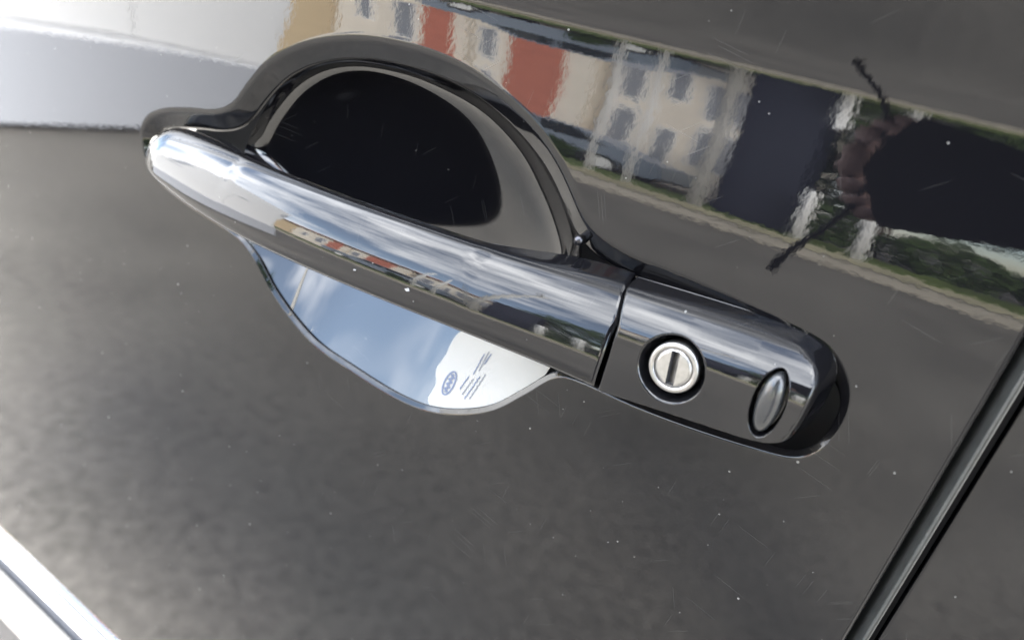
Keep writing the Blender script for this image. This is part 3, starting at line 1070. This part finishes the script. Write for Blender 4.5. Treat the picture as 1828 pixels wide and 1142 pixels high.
# ================================================================== the photographer
M_SKIN = simple('skin', (.50, .33, .29), .5)
M_JACKET = simple('dark jacket', (.020, .016, .020), .8, noise=.2, nscale=40)
M_HAIR = simple('dark hair', (.02, .015, .012), .6)
hand = CAM - VIEW * .016 - CAMX * .038 + CAMY * .012
wrist = CAM - VIEW * .075 + CAMX * .035 + np.array([0, -.01, .05])
elbow = np.array([.30, -.42, 1.05])
sh_r = np.array([.40, -.62, 1.36])
J = [  # name, position, radius, parent
    ('pelvis', (.62, -.72, .92), .15, None), ('belly', (.61, -.71, 1.06), .14, 0), ('chest', (.58, -.68, 1.28), .16, 1), ('neck', (.54, -.63, 1.47), .06, 2),
    ('jaw', (.51, -.58, 1.56), .075, 3), ('head', (.50, -.57, 1.64), .095, 4), ('crown', (.51, -.58, 1.72), .07, 5),
    ('shr', sh_r, .075, 2), ('elr', elbow, .052, 7), ('wrr', wrist, .033, 8), ('palm', .55 * hand + .45 * wrist, .022, 9),
    ('shl', (.76, -.72, 1.38), .075, 2), ('ell', (.84, -.74, 1.12), .052, 11), ('wrl', (.80, -.66, .90), .034, 12), ('pal', (.79, -.63, .83), .03, 13),
    ('hipr', (.52, -.72, .86), .10, 0), ('knr', (.50, -.68, .48), .065, 15), ('anr', (.50, -.74, .09), .045, 16), ('toer', (.46, -.62, .035), .04, 17),
    ('hipl', (.73, -.74, .86), .10, 0), ('knl', (.74, -.70, .48), .065, 19), ('anl', (.75, -.76, .09), .045, 20), ('toel', (.73, -.63, .035), .04, 21)]
J = [(a, np.array(p) - (np.array([.12, 0, 0]) if a not in ('elr', 'wrr', 'palm') else 0), r, q) for a, p, r, q in J]
V = [tuple(map(float, j[1])) for j in J]
E = [(i, j[3]) for i, j in enumerate(J) if j[3] is not None]
Rr = [j[2] for j in J]
palm_i = 10
for k, (dx, dy) in enumerate(((-.006, .012), (-.008, .003), (-.007, -.006), (-.003, -.014), (.006, .022))):
    base = np.array(V[palm_i])
    p1 = base + (hand - base) * .55 + CAMX * dx * .6 + CAMY * dy
    p2 = hand + CAMX * dx * .5 + CAMY * dy * 1.15
    p3 = hand + CAMX * dx + CAMY * dy * 1.1 + VIEW * .009
    i0 = len(V)
    V += [tuple(p1), tuple(p2), tuple(p3)]
    Rr += [.0085, .0078, .0068]
    E += [(palm_i, i0), (i0, i0 + 1), (i0 + 1, i0 + 2)]
me = bpy.data.meshes.new('person')
me.from_pydata([tuple(map(float, v)) for v in V], E, [])
per = bpy.data.objects.new('person', me)
COL.objects.link(per)
sk = per.modifiers.new('skin', 'SKIN'); sk.use_smooth_shade = True
for i, v in enumerate(me.skin_vertices[0].data):
    v.radius = (Rr[i], Rr[i]); v.use_root = (i == 0)
per.modifiers.new('sub', 'SUBSURF').levels = 2
dg = bpy.context.evaluated_depsgraph_get()
me2 = bpy.data.meshes.new_from_object(per.evaluated_get(dg))
bpy.data.objects.remove(per)
me2.materials.clear()
for q in (M_JACKET, M_SKIN, M_HAIR):
    me2.materials.append(q)
for p in me2.polygons:
    c_ = np.array(p.center)
    p.use_smooth = True
    if c_[2] > 1.47: p.material_index = 2 if (c_[2] > 1.68 or c_[1] < -.60) else 1
    elif np.linalg.norm(c_ - hand) < .034 or (c_[0] > .58 and .78 < c_[2] < .90 and c_[1] > -.68): p.material_index = 1
link('person', me2, None, label='person in dark jacket holding the phone, mirrored at the right of the door', cat='person')

# phone just behind the lens, with its hanging wrist strap
ph = link('phone', None, label='dark phone held in the hand mirrored in the door', cat='phone')
pm = MB()
o_ = CAM - VIEW * .004 + CAMX * .045 + CAMY * .022
Vp = []
for dz in (0, .008):
    for sx, sy in ((-.075, -.034), (.075, -.034), (.075, .034), (-.075, .034)):
        Vp.append(o_ + CAMX * sx + CAMY * sy - VIEW * dz)
pm.add(Vp, [(0, 1, 2, 3), (7, 6, 5, 4), (0, 4, 5, 1), (1, 5, 6, 2), (2, 6, 7, 3), (3, 7, 4, 0)])
pm.build('phone_body', simple('phone black', (.012, .012, .014), .3), ph)
pm = MB().tube([(-.029, -.185, .995), (-.033, -.190, .97), (-.041, -.196, .94), (-.053, -.199, .911), (-.056, -.2, .902)], [.0014, .0017, .0018, .0019, .0021], 10)
pm.build('wrist_strap', M_DARK, ph, True)
